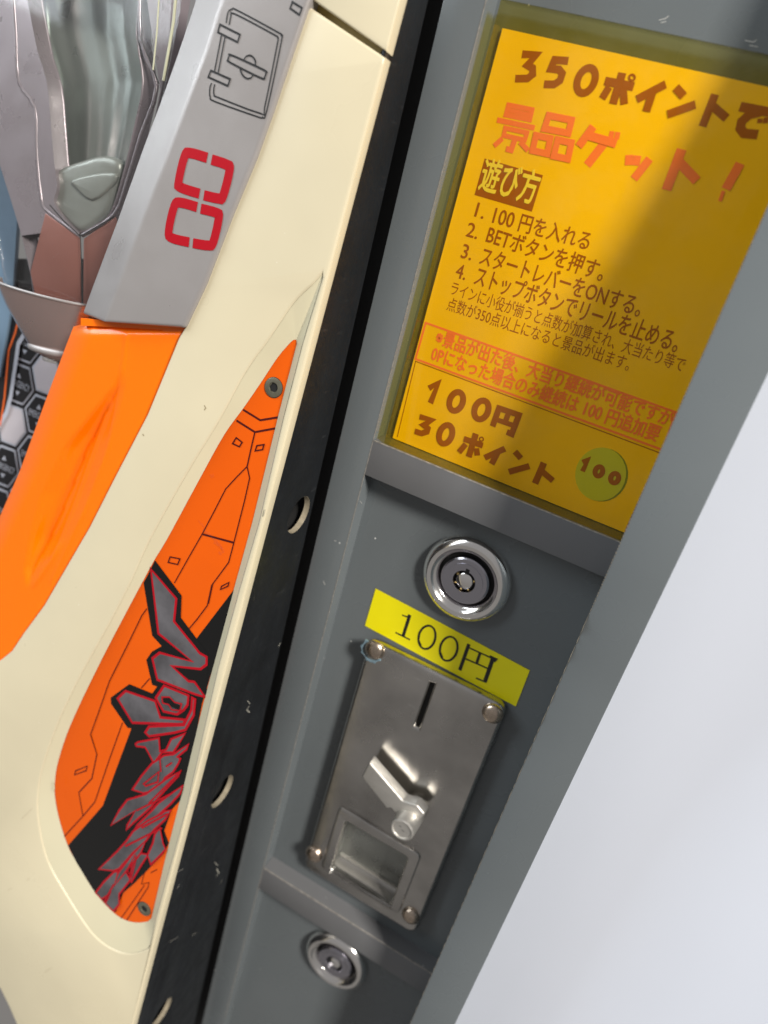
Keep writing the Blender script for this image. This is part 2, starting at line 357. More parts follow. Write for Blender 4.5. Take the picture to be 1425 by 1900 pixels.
# steel coin plate
PH = -3.2
px0, px1, pz0, pz1 = -78.3, -15.9, -326.8, -185.8
m_door = mat('dull_steel_door', (.34, .35, .33), .3, metal=.8, var=.2, vscale=60)
slot = [G.at(p, PH) for p in Z(540, 1150, .3228, [(797, 366), (818, 374), (730, 628), (708, 618)])]
opn = [G.at(p, PH) for p in [(642, 1520), (758, 1588), (722.7, 1684), (612.7, 1615)]]
def roundc(pts, r=1.6, n=4):
    out = []; N = len(pts)
    for i in range(N):
        a, b, c = Vector(pts[i - 1]), Vector(pts[i]), Vector(pts[(i + 1) % N]); p = b + (a - b).normalized() * r; q = b + (c - b).normalized() * r
        for k in range(n + 1):
            t = k / n; out.append(tuple((1 - t) ** 2 * p + 2 * t * (1 - t) * b + t * t * q))
    return out
cp = plate('coin_plate', G, [rrect(px0, px1, pz0, pz1, 5), slot[::-1], roundc(opn)[::-1]], PH, 5.3, 2.0, m_steel, unit, res=3, label='stainless steel coin plate with slot, return lever and reject tray')
box('slot_void', G, -64, -34, -222, -190, -8.4, -6, m_void, cp, bevel=0)
fr_out = [G.at(p, PH) for p in [(631, 1493), (783, 1586), (741, 1694), (596, 1608)]]
plate('tray_frame', G, [roundc(fr_out, 3), roundc(opn, 1.6)[::-1]], PH + 1.1, 1.8, .85, m_steel, cp, res=2)
ou = [p[0] for p in opn]; ov = [p[1] for p in opn]
u0, u1, v0, v1 = min(ou) - .5, max(ou) + .5, min(ov) - .3, max(ov) + .5
box('tray_door', G, u0, u1, v0 + 4, v1, -15.5, -12.5, m_door, cp, bevel=0)
for a_, b_ in ((u0 - .6, u0), (u1, u1 + .6)): box('tray_wall', G, a_, b_, v0, v1, -15.5, PH - 2.2, m_door, cp, bevel=0)
box('tray_top', G, u0, u1, v1, v1 + .5, -15.5, PH - 2.2, m_door, cp, bevel=0)
box('tray_floor', G, u0, u1, v0 - .6, v0 + .35, -15.5, PH - .6, m_cast, cp, bevel=.2)
box('tray_lip', G, u0 + .6, u1, v0 + 3.4, v0 + 4.6, -12.6, -11.4, m_cast, cp, bevel=.3)
for p in [(693, 1208), (912, 1327), (580, 1588), (760, 1703)]:
    cu, cv = G.at(p, PH + 1.5); R_ = 4.4
    lathe('rivet', G, cu, cv, [(R_, PH - .3), (R_, PH + .3), (R_ * .93, PH + 1.1), (R_ * .75, PH + 1.9), (R_ * .45, PH + 2.5), (.15, PH + 2.7)], m_rivet, cp, n=28)
# coin return lever
LV = lambda *p: Z(640, 1330, .1544, p)
HF = PH + 9
fin = [G.at(p, HF) for p in LV((290, 545), (700, 1020), (860, 1060), (960, 1180), (820, 1330), (640, 1210), (548, 1090), (500, 1105), (198, 725))]
lev = plate('return_lever', G, [roundc(fin, 1.0, 3)], HF, 5.6, .7, m_cast, cp, res=2, label='cast zinc return lever pointing up left')
cu, cv = G.at((745, 1541), PH + 15)
lathe('lever_boss', G, cu, cv, [(5.6, PH), (5.5, PH + 13.5), (5.3, PH + 14.6), (4.7, PH + 15), (4.3, PH + 14.8), (4.1, PH + 14.3), (.1, PH + 14.3)], m_cast, lev, n=40)
strokes('stamped_mark', G, [([(cu - 1.8, cv + .9), (cu - 1.2, cv + 1.3), (cu - .6, cv + .7)], .3, False), ([(cu - .3, cv - .5), (cu + .5, cv - .3), (cu + 1.2, cv - .8)], .3, False)], PH + 14.36, m_steel, lev)
# dried blue glue round the upper left rivet
cu, cv = G.at((690, 1208), PH)
gl = []
for i in range(26):
    a = math.radians(70 + i * 11); r = 4.9 + random.uniform(-.3, .9); gl.append((cu + r * math.cos(a), cv + r * math.sin(a)))
m_glue = mat('blue_grey_glue', (.16, .24, .29), .2, bump=.6, bscale=900, coat=.5)
plate('dried_glue', G, [gl + [(cu + 4.1 * math.cos(math.radians(70 + i * 11)), cv + 4.1 * math.sin(math.radians(70 + i * 11))) for i in range(25, -1, -1)]], PH + .5, .9, .3, m_glue, cp)

m_scuff = mat('bare_metal_scratch', (.50, .50, .48), .5, metal=.3)
scr = [([(1222, 36), (1234, 33), (1240, 28)], .22), ([(1226, 42), (1236, 40)], .2), ([(1382, 75), (1398, 78), (1404, 74)], .25), ([(1390, 84), (1406, 87)], .2), ([(640, 1004), (644, 1002)], .4), ([(653, 1174), (656, 1175)], .5), ([(700, 1105), (704, 1100)], .3), ([(760, 1195), (800, 1180)], .05)]
strokes('scratch', G, [([G.at(q, RE) for q in p], w, False) for p, w in scr[:1]], RE + .03 - .9, m_scuff, unit)
strokes('scratch', G, [([G.at(q, RE - .9) for q in p], w, False) for p, w in scr[1:4]], RE - .87, m_scuff, unit)
scf = [([(620, 1003), (624, 1004)], .35), ([(600, 1078), (603, 1085)], .5), ([(668, 930), (672, 934)], .3), ([(1285, 800), (1288, 806)], .3), ([(1120, 1180), (1117, 1190)], .25)]
strokes('paint_fleck', G, [([G.at(q, 0) for q in p], w, False) for p, w in scf[:3]], .03, m_scuff, unit)
# ================================================================ INSTRUCTION SIGN
sign = root('instruction_sign', 'yellow Japanese instruction sheet behind a clear amber acrylic block', 'sign', (-47, 5, -101))
SH = RE + .15
box('paper', G, -92.9, XR, -101.2, 34.6, RE - .3, SH, m_paper, sign, bevel=0)
o1 = lambda *p: Z(820, 0, .4246, p)
def st(fn, w, *pl, cl=False): return (fn(*pl), w, cl)
w1 = 2.1
t1 = [st(o1, w1, (350, 237), (412, 240), (373, 284), (396, 298), (397, 325), (374, 343), (320, 344)),
      st(o1, w1, (552, 266), (492, 262), (476, 300), (512, 304), (526, 322), (516, 352), (490, 369), (446, 368)),
      st(o1, w1, *oval(630, 352, 36, 58, 24), cl=True),
      st(o1, 2.3, (712, 354), (838, 379)), st(o1, 2.3, (789, 318), (747, 455)), st(o1, 2.1, (731, 380), (700, 431)), st(o1, 2.1, (792, 388), (797, 456)), st(o1, .6, *oval(831, 339, 12, 13, 0), cl=True),
      st(o1, 2.2, (978, 368), (852, 434)), st(o1, 2.2, (921, 402), (893, 488)),
      st(o1, 2.2, (1022, 382), (1057, 421)), st(o1, 2.2, (986, 500), (1108, 456)),
      st(o1, 2.2, (1194, 412), (1138, 553)), st(o1, 2.2, (1183, 464), (1244, 517)),
      st(o1, 2.4, (1302, 466), (1440, 492)), st(o1, 2.4, (1400, 487), (1345, 500), (1310, 530), (1303, 560), (1320, 583), (1380, 588)), st(o1, 1.3, (1391, 518), (1387, 538)), st(o1, 1.3, (1417, 514), (1413, 538))]
pstrokes('printed_title', G, t1, SH + .05, m_brown, sign, label='large brown line 350ポイントで')
w2 = 2.1
t2 = [st(o1, 1.9, (291, 459), (394, 480), (384, 523), (279, 502), cl=True), st(o1, 1.6, (287, 481), (388, 502)), st(o1, 2.0, (241, 524), (405, 559)),
      st(o1, 1.8, (277, 560), (372, 580), (362, 612), (270, 592), cl=True), st(o1, 2.2, (322, 600), (303, 656), (280, 650)), st(o1, 2.0, (265, 605), (228, 638)), st(o1, 2.0, (342, 620), (377, 658)),
      st(o1, w2, (467, 505), (567, 525), (553, 582), (448, 562), cl=True), st(o1, w2, (411, 592), (474, 605), (461, 672), (396, 658), cl=True), st(o1, w2, (506, 611), (566, 624), (551, 695), (489, 682), cl=True),
      st(o1, 2.6, (662, 553), (598, 640)), st(o1, 2.6, (632, 590), (762, 628)), st(o1, 2.8, (712, 622), (634, 722)), st(o1, 1.6, (744, 573), (738, 603)), st(o1, 1.6, (769, 577), (763, 608)),
      st(o1, 2.4, (819, 677), (815, 722)), st(o1, 2.4, (855, 680), (846, 723)), st(o1, 2.6, (908, 694), (839, 782)),
      st(o1, 3.0, (1048, 652), (981, 830)), st(o1, 2.8, (1040, 712), (1114, 790)),
      st(o1, 2.8, (1303, 714), (1241, 826)), st(o1, 3.0, (1215, 855), (1230, 858))]
t2 = [(a, b * (.76 if k < 7 else .92), c) for k, (a, b, c) in enumerate(t2)]
pstrokes('printed_title', G, t2, SH + .05, m_coral, sign, label='large coral line 景品ゲット！')
hb = pplate('heading_box', G, [[(899.5, 294), (1007.5, 325), (986.7, 392.7), (880.5, 361.6)]], SH + .06, .05, 0, m_brown, sign, smooth=False)
text('printed_text', G, '遊び方', (888, 346), (990, 375), SH + .12, 10.6, m_pale, hb, bold=.022, label='pale heading 遊び方 in the brown box')
lines = [('1.', (880, 401), (896, 406), 6.3), ('100', (913, 412.5), (950, 423), 6.6), ('円を入れる', (961, 425.5), (1090, 462.5), 6.2),
         ('2.', (864, 437.5), (884, 443.5), 6.4), ('BETボタンを押す。', (901, 447.5), (1116, 520), 6.6), ('3.', (854.5, 477.5), (873, 483), 6.5), ('スタートレバーをONする。', (889, 488), (1185, 586), 6.8),
         ('4.', (844, 514), (862, 519.5), 6.6), ('ストップボタンでリールを止める。', (879, 525.5), (1254, 652), 7.2)]
for s_, a, b, hg in lines: text('printed_text', G, s_, a, b, SH + .06, hg, m_brown, sign, bold=.01, label='brown line ' + s_)
for s_, a, b, hg in [('ラインに小役が揃うと点数が加算され、大当たり等で', (835, 544), (1266, 689), 5.1), ('点数が350点以上になると景品が出ます。', (828, 573), (1165, 687), 5.1)]:
    text('printed_text', G, s_, a, b, SH + .06, hg, m_brown, sign, label='small brown line ' + s_)
for s_, a, b, hg in [('※景品が出た後、大当り継続が可能ですが', (807, 635), (1243, 790), 5.9), ('0Pになった場合のみ継続は 100 円追加要', (799, 666), (1218, 818), 6.1)]:
    text('printed_text', G, s_, a, b, SH + .06, hg, m_coral, sign, bold=.028, label='coral line ' + s_)
pstrokes('printed_frame', G, [([(790, 599), (1254, 765), (1230, 835), (771, 666)], .75, True)], SH + .05, m_coral, sign)
pstrokes('printed_rule', G, [([(770, 670), (1226, 841)], .35, False), ([(771, 671), (737, 811)], .3, False), ([(1226, 841), (1160, 985)], .35, False)], SH + .05, m_brown, sign)
o3 = lambda *p: Z(680, 580, .4491, p)
w3 = 2.2
t3 = [st(o3, w3, (258, 313), (296, 292), (264, 374)),
      st(o3, w3, *oval(371, 367, 27, 40, 20), cl=True), st(o3, w3, *oval(475, 402, 28, 40, 20), cl=True),
      st(o3, 2.1, (521, 470), (548, 395), (630, 423), (600, 502), (580, 493)), st(o3, 1.9, (590, 408), (574, 450)), st(o3, 1.8, (532, 440), (616, 469)),
      st(o3, w3, (220, 430), (268, 444), (236, 464), (254, 478), (250, 492), (228, 499), (200, 490)),
      st(o3, w3, *oval(328, 503, 26, 40, 20), cl=True),
      st(o3, 2.2, (403, 521), (481, 549)), st(o3, 2.2, (453, 500), (423, 596)), st(o3, 2.0, (411, 543), (383, 577)), st(o3, 2.0, (455, 560), (459, 590)), st(o3, .5, *oval(475, 523, 8, 8, 0), cl=True),
      st(o3, 2.2, (572, 562), (488, 600)), st(o3, 2.2, (541, 580), (517, 626)),
      st(o3, 2.2, (613, 574), (638, 602)), st(o3, 2.2, (588, 658), (673, 634)),
      st(o3, 2.3, (733, 620), (696, 706)), st(o3, 2.2, (722, 653), (770, 694))]
pstrokes('printed_title', G, t3, SH + .08, m_brown, sign, label='large brown lines 100円 and 30ポイント')
bd = pplate('round_badge', G, [oval(1114.5, 880, 47, 50, 20)], SH + .14, .1, 0, m_badge, sign, smooth=False, label='round olive green badge printed 100')
m_badge2 = mat('badge_dark_green', (.22, .30, .05), .6)
pplate('badge_rim', G, [oval(1118, 881, 47, 50, 20)], SH + .06, .04, 0, m_badge2, sign, smooth=False)  # darker green disc set slightly off behind the badge
pstrokes('printed_text', G, [st(o3, 1.7, (892, 618), (914, 608), (892, 656)), st(o3, 1.7, *oval(960, 656, 15, 20, 20), cl=True), st(o3, 1.7, *oval(1025, 684, 16, 20, 20), cl=True)], SH + .2, m_brown, bd)
acr = box('acrylic_cover', G, -92.9, XR - .2, -101.3, 40.6, SH + .7, -.4, m_acryl, sign, bevel=.5)
# ================================================================ WHITE PANEL AT THE RIGHT
wp = root('white_panel', 'plain white painted panel to the right of the grey coin unit', 'panel', (170, 10, -640))
rows = []
for i in range(25):
    z = -640 + 900 * i / 24; row = []
    for j in range(41):
        x = 14 + 360 * j / 40; row.append(fw(G, x, z, -12 + .6 * math.sin(x * .045 + 1 + z * .004) + .2 * math.sin(x * .11 + z * .01)))
    rows.append(row)
grid_mesh('panel_face', rows, m_white, wp)
box('panel_edge', G, 374, 378, -640, 260, -40, -11, m_white, wp, bevel=.5)

# ================================================================ SLOT MACHINE
mach = root('slot_machine', 'slot machine with cream side panel, orange inset graphic and silver bar', 'slot machine', (-200, -20, -480))
# ---- black cabinet side
def ye(z): return -29 + B_ * z
side = [(ye(130) + .6, 130), (ye(-560) + .6, -560), (-6.5, -560), (-6.5, 130)]
holes = [(-16.6, -134.3), (-31.5, -267.5), (-47.0, -409)]
HR = 7.6
cs = plate('cabinet_side', S, [side] + [circ(y, z, HR)[::-1] for y, z in holes], 0, 1.2, .2, m_black, mach, label='black laminated board side with three bolt holes')
for y, z in holes:
    lathe('hole_lining', S, y, z, [(HR + .35, -.1), (HR - .05, -.15), (HR - .15, -2.3), (HR + 3, -2.4), (HR + 3, -9), (.1, -9)], m_tan, cs, n=40)
    lathe('hole_floor', S, y, z, [(HR - .1, -2.5), (HR + 2.8, -2.6), (HR + 2.8, -8.8), (.1, -8.8)], m_void, cs, n=30)
    lathe('bolt', S, y - 1.2, z + .5, [(3.4, -8.7), (3.4, -4.6), (2.8, -4.0), (1.3, -3.9), (1.2, -4.6), (.1, -4.6)], m_dchrome, cs, n=24)
box('gap_dark_backing', S, -6.6, 60, -560, 130, -20, -14, m_void, mach, bevel=0)  # dark backing added so the gap beside the side board stays black
m_hair = mat('brown_hairline', (.16, .11, .045), .6)
seam = []
z = 110
while z > -460:
    l = random.uniform(6, 26); seam.append(([(ye(z) + 3.3, z), (ye(z - l) + 3.3, z - l)], random.choice([.1, .16, .22]), False)); z -= l + random.uniform(.5, 7)
strokes('edge_seam', S, seam, .06, m_hair, cs)
m_edge = mat('grey_edge_band', (.035, .032, .028), .4)
strokes('edge_band', S, [([(ye(120) + 1.6, 120), (ye(-560) + 1.6, -560)], 2.4, False)], .03, m_edge, cs)
# ---- cream side panel
cut = [(597, 508), (580, 528), (560, 546), (539, 570), (500, 628), (456, 690), (406, 781), (347, 878), (279, 1000), (243, 1079), (203, 1157), (150, 1253), (114, 1328), (88, 1396), (73, 1453), (71, 1516), (88, 1596), (127, 1667), (166, 1726), (196, 1754), (226, 1768), (253, 1768), (276, 1759)]
right_cut = [(288, 1703), (344, 1500), (403, 1240), (443, 1093), (479, 970), (524, 777), (560, 637), (597, 515)]
outer = cut + right_cut
insert = [(539, 635), (515, 663), (486, 707), (453, 755), (415, 808), (368, 893), (310, 1000), (288, 1036), (262, 1084), (220, 1163), (184, 1233), (147, 1309), (124, 1362), (108, 1412), (102, 1446), (102, 1480), (111, 1525), (126, 1570), (142, 1600), (175, 1654), (209, 1692), (232, 1707), (254, 1712), (274, 1710), (281, 1704), (307, 1592), (341, 1457), (354, 1400), (380, 1295), (434, 1093), (468, 970), (492, 872), (515, 777), (551, 637), (550, 630), (545, 630)]
HC = 0.0
INS = -3.2
panel_out = [(570, 10), (706, 104), (702, 118), (600, 508), (523, 850), (420, 1250), (290, 1700), (245, 1900), (200, 2100), (40, 2100), (36, 1960), (30, 1900), (17, 1870), (0, 1835), (-60, 1780), (-130, 1700), (-130, 1290), (-60, 1258), (0, 1225), (21, 1208), (42, 1176), (81, 1123), (148, 1007), (164, 980), (210, 889), (273, 768), (331, 626), (343.5, 605), (377, 530), (426, 403), (455, 336), (494, 232), (526, 136)]
def onx(pts, idx):      # the right edge follows the cabinet side exactly
    out = []
    for k, p in enumerate(pts):
        u, v = M.at(p, HC); out.append((.35 if k in idx else u, v))
    return out
def resample(P, n):
    P = [Vector(p) for p in P]; P.append(P[0]); d = [0]
    for a, b in zip(P, P[1:]): d.append(d[-1] + (b - a).length)
    out = []; k = 0
    for i in range(n):
        s = d[-1] * i / n
        while d[k + 1] < s: k += 1
        t = (s - d[k]) / max(1e-9, d[k + 1] - d[k]); out.append(tuple(P[k].lerp(P[k + 1], t)))
    return out
cut_s = catmull(cut, 5, False) + right_cut
cutM = [M.at(p, HC) for p in cut_s]
panel = plate('side_panel', M, [onx(panel_out, range(1, 9)), cutM[::-1]], HC, 5, .9, m_cream, mach, res=2, label='cream moulded side panel with a leaf-shaped recess')
# sloping rim down to the insert: join outer and inner outlines at matching angle round the spine
ins_s = catmull(insert[:24], 4, False) + insert[24:]
insM = [M.at(p, INS) for p in ins_s]
def nearest_pairs(A, B):
    rows = []; last = 0
    for a in A:
        b = min(B, key=lambda q: (q[0] - a[0]) ** 2 + (q[1] - a[1]) ** 2); rows.append(b)
    return rows
A_ = resample(cutM, 260); Bd = resample(insM, 900); Bn = nearest_pairs(A_, Bd)
vs = [fw(M, a[0], a[1], HC - .45) for a in A_] + [fw(M, b[0], b[1], INS) for b in Bn]; n_ = len(A_)
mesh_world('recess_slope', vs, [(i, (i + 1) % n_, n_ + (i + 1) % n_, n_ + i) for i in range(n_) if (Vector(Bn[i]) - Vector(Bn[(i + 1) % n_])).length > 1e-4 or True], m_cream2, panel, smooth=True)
up = [(578, -2), (707.5, 93), (713, 78), (728, 15), (768, -140), (560, -140), (545, -60)]
plate('upper_panel', M, [onx(up, (1, 2, 3, 4))], HC + .1, 5, .5, m_cream, mach, res=2, label='cream upper piece above the diagonal joint')
m_joint = mat('joint_olive', (.30, .22, .06), .6)
pplate('joint_backing', M, [[(556, -30), (712, 84), (700, 112), (560, 30)]], HC - 3.4, 1, 0, m_joint, mach, smooth=False)
# ---- inset graphic
ins = plate('inset_graphic', M, [insM], INS - .1, 1.5, 0, m_orange_p, mach, smooth=False, label='orange printed leaf-shaped graphic plate')
HI = INS - .08
a5 = lambda *p: Z(250, 560, .2948, p)
a6 = lambda *p: Z(80, 1000, .2807, p)
a7 = lambda *p: Z(80, 1300, .2807, p)
a9 = lambda *p: Z(130, 1360, .18947, p)
def L(fn, *p, w=.42, cl=False): return (fn(*p), w, cl)
ln = [L(a5, (683, 679), (790, 745), (902, 727), w=.7), L(a5, (641, 747), (757, 820), (885, 796), w=.7), L(a5, (757, 820), (738, 900), (708, 1036), w=.5),
      L(a5, (708, 1036), (640, 1105), (573, 1178), (500, 1320), (425, 1462), (340, 1610), (250, 1770)), L(a5, (708, 1036), (724, 1110), (690, 1260), (625, 1515), (592, 1640), (492, 1775), (465, 1900)),
      L(a5, (427, 1462), (622, 1515), w=.75),
      L(a5, (640, 855), (677, 884), (660, 912), (617, 892), w=.5, cl=True), L(a5, (770, 905), (815, 898), (806, 930), (760, 938), w=.5, cl=True), L(a5, (224, 1605), (286, 1617), (272, 1653), (212, 1640), w=.5, cl=True), L(a5, (548, 1790), (595, 1765), (588, 1790), (541, 1811), w=.5, cl=True),
      L(a6, (1118, 300), (1087, 440), (1020, 530), (965, 595)), L(a6, (688, 460), (655, 505), (560, 700), (440, 940), (360, 1170), (315, 1293), (357, 1425)),
      L(a7, (315, 225), (355, 358), (322, 515), (236, 607), (262, 760), w=.5), L(a6, (705, 922), (650, 985)), L(a6, (525, 1215), (450, 1425)),
      L(a7, (450, 355), (342, 670), (262, 765), (138, 900)), L(a7, (292, 432), (285, 462), (208, 491), (215, 464), w=.5, cl=True),
      L(a9, (735, 1345), (700, 1480), (775, 1465), (765, 1510), (555, 1835), w=.35), L(a9, (730, 1490), (500, 1815), w=.3), L(a9, (790, 1370), (855, 1335), w=.3)]
pstrokes('printed_line', M, ln, HI + .1, m_line, ins, label='dark red panel lines drawn on the orange')
# black field
def clipx(pts): return pts
blk = a6((1262, 335), (1010, 665), (900, 760), (740, 1000), (582, 1250)) + a7((582, 190), (500, 410), (395, 695), (165, 958), (220, 1070)) + [(175, 1654), (209, 1691)] + a7((480, 1398), (530, 1270), (600, 1210), (680, 1130), (800, 1010), (830, 940), (800, 860), (850, 720), (915, 650), (985, 350), (1050, 20)) + a6((1170, 690))
pplate('black_field', M, [blk], HI + .16, .05, 0, m_black_p, ins, smooth=False)
# stylised logo lettering
oA = a6((740, 142), (690, 245), (665, 290), (722, 640), (785, 708), (720, 745), (683, 800), (722, 965), (755, 975), (722, 1022), (570, 960), (447, 1050), (450, 1090), (560, 1250), (700, 1245), (1000, 1050), (1080, 1030), (1090, 760), (910, 520), (915, 375))
pplate('logo_backing', M, [oA], HI + .24, .05, 0, m_black_p, ins, smooth=False)
LG = [a6((712, 200), (880, 395), (865, 545), (1035, 755), (1080, 780), (1080, 830), (1040, 860), (850, 840), (960, 940), (1000, 945), (1070, 1045), (1000, 1025), (755, 930), (722, 790), (770, 752), (985, 810), (800, 655), (762, 625)),
      a6((545, 1005), (740, 1072), (775, 1180), (935, 1195), (930, 1225), (590, 1215), (492, 1055)),
      a6((800, 970), (960, 1035), (955, 1095), (930, 1130), (885, 1160), (795, 1140), (745, 1050)),
      a6((985, 1050), (1005, 1060), (995, 1165), (940, 1262), (870, 1280), (700, 1305), (675, 1280), (700, 1240), (930, 1230), (980, 1130)),
      a9((640, 110), (665, 90), (870, 50), (880, 180), (940, 165), (990, 60), (1090, 20), (1130, 0), (1050, 130), (1010, 190), (900, 190), (820, 300), (770, 200), (735, 140), (650, 130)),
      a9((1160, 110), (1140, 160), (1050, 235), (1080, 250), (1060, 300), (1010, 380), (930, 440), (860, 560), (720, 590), (610, 555), (700, 420), (800, 300), (920, 220), (1010, 210)),
      a9((1085, 370), (1060, 420), (930, 560), (860, 640), (800, 720), (620, 880), (550, 950), (560, 905), (640, 760), (400, 905), (480, 760), (560, 655), (740, 600), (930, 460)),
      a9((1105, 515), (1080, 590), (990, 690), (880, 790), (700, 950), (600, 1000), (660, 900), (800, 760), (860, 690), (980, 600)),
      a9((990, 755), (930, 850), (820, 950), (740, 1060), (610, 1180), (480, 1330), (430, 1350), (280, 1335), (460, 1160), (550, 1060), (620, 960), (760, 860), (900, 790), (920, 770)),
      a9((880, 930), (910, 1080), (935, 1140), (900, 1180), (790, 1290), (760, 1200), (700, 1290), (600, 1460), (580, 1430), (620, 1250), (690, 1180), (760, 1190), (810, 1080), (830, 990)),
      a9((430, 1360), (540, 1350), (590, 1440), (520, 1530), (480, 1580), (480, 1680), (425, 1745), (345, 1670), (400, 1560), (310, 1630), (250, 1565), (330, 1460)),
      a9((740, 1060), (690, 1180), (560, 1340), (430, 1500), (470, 1370), (600, 1200))]
for k, pl in enumerate(LG):
    hh = HI + .30 + .035 * k
    lt = pplate('logo_letter', M, [pl], hh, .02, 0, m_lgrey, ins, smooth=False)
    pstrokes('letter_outline', M, [(pl, 1.05 if k < 4 else .85, True)], hh + .008, m_red, lt)
pplate('letter_counter', M, [a6((790, 1045), (835, 1050), (870, 1085), (905, 1100), (895, 1130), (850, 1110), (830, 1090), (795, 1080))], HI + .75, .02, 0, m_black_p, ins, smooth=False)
pstrokes('letter_counter_line', M, [(a6((785, 1045), (835, 1045), (870, 1080), (915, 1090), (905, 1135), (850, 1130), (830, 1095), (790, 1085)), .6, True)], HI + .77, m_red, ins)
sl = [L(a9, (770, 690), (1080, 380), w=.7), L(a9, (650, 760), (1000, 590), w=.7), L(a9, (700, 930), (960, 790), w=.8), L(a9, (540, 1110), (900, 930), w=.8), L(a9, (720, 500), (870, 380), (860, 480), (740, 520), w=.7, cl=True), L(a9, (640, 1190), (560, 1340), (600, 1420), (640, 1260), w=.7, cl=True), L(a9, (880, 250), (890, 380), w=.7), L(a9, (940, 330), (1000, 290), w=.7), L(a9, (330, 1660), (430, 1480), w=.7)]
pstrokes('letter_slash', M, sl, HI + .78, m_red, ins)
for p in [(508, 719), (268, 1686)]:
    u, v = M.at(p, INS)
    sc = lathe('screw', M, u, v, [(3.3, INS - .1), (3.3, INS + .3), (2.9, INS + .45), (1.75, INS + .45), (1.6, INS - .05), (.1, INS - .05)], mat('bronze_screw', (.20, .19, .14), .38, metal=.6, var=.3, vscale=300), ins, n=28, label='button head screw with a dark socket')
    lathe('screw_socket', M, u, v, [(1.55, INS), (.1, INS)], m_void, sc, n=6)
    strokes('screw_rim', M, [(circ(u, v, 3.3, 28), .35, True)], INS + .05, m_void, sc)
for pl, rr_ in ((a5((428, 1432), (480, 1470), (530, 1520), (557, 1562)), .22), (a5((483, 1085), (492, 1105)), .4), (a5((530, 1575), (548, 1590)), .3), (a6((1130, 20), (1180, 60), (1195, 90)), .2), (a5((400, 1375), (440, 1420)), .15), (a6((885, 715), (940, 680)), .25), (a6((870, 930), (900, 985), (950, 1010)), .25)):
    P_ = [Vector((*M.at(p, INS), 0)) for p in pl]
    vs = []; fs = []; n = 8
    for i, p in enumerate(P_):
        d = (P_[min(i + 1, len(P_) - 1)] - P_[max(i - 1, 0)]).normalized(); sd_ = Vector((-d.y, d.x, 0)); k_ = .25 if i in (0, len(P_) - 1) else 1
        for k in range(n):
            a = math.pi * k / (n - 1); vs.append(fw(M, p.x + sd_.x * rr_ * 2.2 * math.cos(a), p.y + sd_.y * rr_ * 2.2 * math.cos(a), HI + .12 + (.62 if pl[0][1] > 1180 and pl[0][1] < 1300 else 0) + rr_ * k_ * .8 * math.sin(a)))
    for i in range(len(P_) - 1):
        for k in range(n - 1): fs.append((i * n + k, i * n + k + 1, (i + 1) * n + k + 1, (i + 1) * n + k))
    mesh_world('film_wrinkle', vs, fs, m_film, ins, smooth=True, sharp=80)
m_scr = mat('scratch_brown', (.33, .27, .16), .7); m_smg = mat('smudge_olive', (.50, .45, .26), .7); m_pale2 = mat('scuff_pale', (.30, .29, .25), .8)
sc_ = [([(82, 1805), (90, 1799), (96, 1796)], .14, False), ([(15, 1652), (22, 1648)], .12, False), ([(50, 1634), (54, 1630)], .12, False), ([(100, 1452), (102, 1462), (100, 1470)], .3, False), ([(40, 1520), (60, 1500)], .09, False)]
sc_ += [([(379, 752), (382, 757), (379, 761)], .45, False), ([(265, 805), (267, 809)], .5, False)]
pstrokes('scratch', M, sc_, HC + .012, m_scr, panel)
def onside(pts):
    out = []
    for p in pts: out.append(S.at(p, 0))
    return out
sd = [([(462, 1310), (458, 1317), (463, 1322)], .5), ([(459, 1300), (464, 1306)], .3), ([(402, 1612), (406, 1620), (401, 1626)], .6), ([(398, 1600), (404, 1606)], .3), ([(412, 1632), (408, 1640)], .25), ([(322, 1622), (334, 1615), (340, 1612)], .18), ([(328, 1648), (333, 1641)], .3),
      ([(314, 1748), (330, 1738)], .2), ([(356, 1736), (364, 1730)], .25), ([(520, 1193), (516, 1199)], .6), ([(565, 1106), (560, 1112)], .25), ([(317, 1852), (310, 1862)], .2), ([(569, 672), (565, 684)], .45), ([(543, 787), (541, 800)], .3), ([(492, 945), (489, 958)], .3), ([(700, 165), (696, 180)], .2)]
strokes('scuff', S, [(onside(p), w, False) for p, w in sd], .02, m_pale2, cs)
# ---- silver bar
def bar_rows(left, ridge, right, hl, hr, hq):
    out = []
    for a, b, c in zip(left, ridge, right):
        A, B, Cc = M.at(a, hl), M.at(b, hr), M.at(c, hq)
        out.append([(A[0] + 3, A[1], hl - 9), (A[0], A[1], hl), (B[0], B[1], hr), (Cc[0], Cc[1], hq), (Cc[0] + .5, Cc[1], hq - 9)])
    return out
lefts = [(152, 582), (171, 530), (218, 405), (264, 275), (298, 185), (330, 95), (352, 30), (400, -120)]
ridge = [(193, 598.5), (219, 530), (269, 393), (313, 280), (346, 190), (381, 95), (404, 22), (455, -120)]
rights = [(341, 608), (379, 528), (428, 400), (474, 290), (506, 200), (541, 95), (572, 5), (612, -120)]
rr = bar_rows(lefts, ridge, rights, -5.5, 2.5, 1.5)
vs = [fw(M, *p) for r in rr for p in r]; fs = []
for i in range(len(rr) - 1):
    for j in range(5): fs.append((i * 5 + j, i * 5 + (j + 1) % 5, (i + 1) * 5 + (j + 1) % 5, (i + 1) * 5 + j))
fs += [(4, 3, 2, 1, 0), tuple(len(vs) - 5 + j for j in range(5))]
bar = mesh_world('silver_bar', vs, fs, m_silver, mach, bevel=1.3, seg=4, label='silver painted bar with a hatch drawing and a red emblem')
HS = 2.7
def barh(p):      # height of the bar's main face under a measured point (interpolated between ridge and right edge)
    return HS
b2 = lambda *p: Z(300, 0, .3228, p)
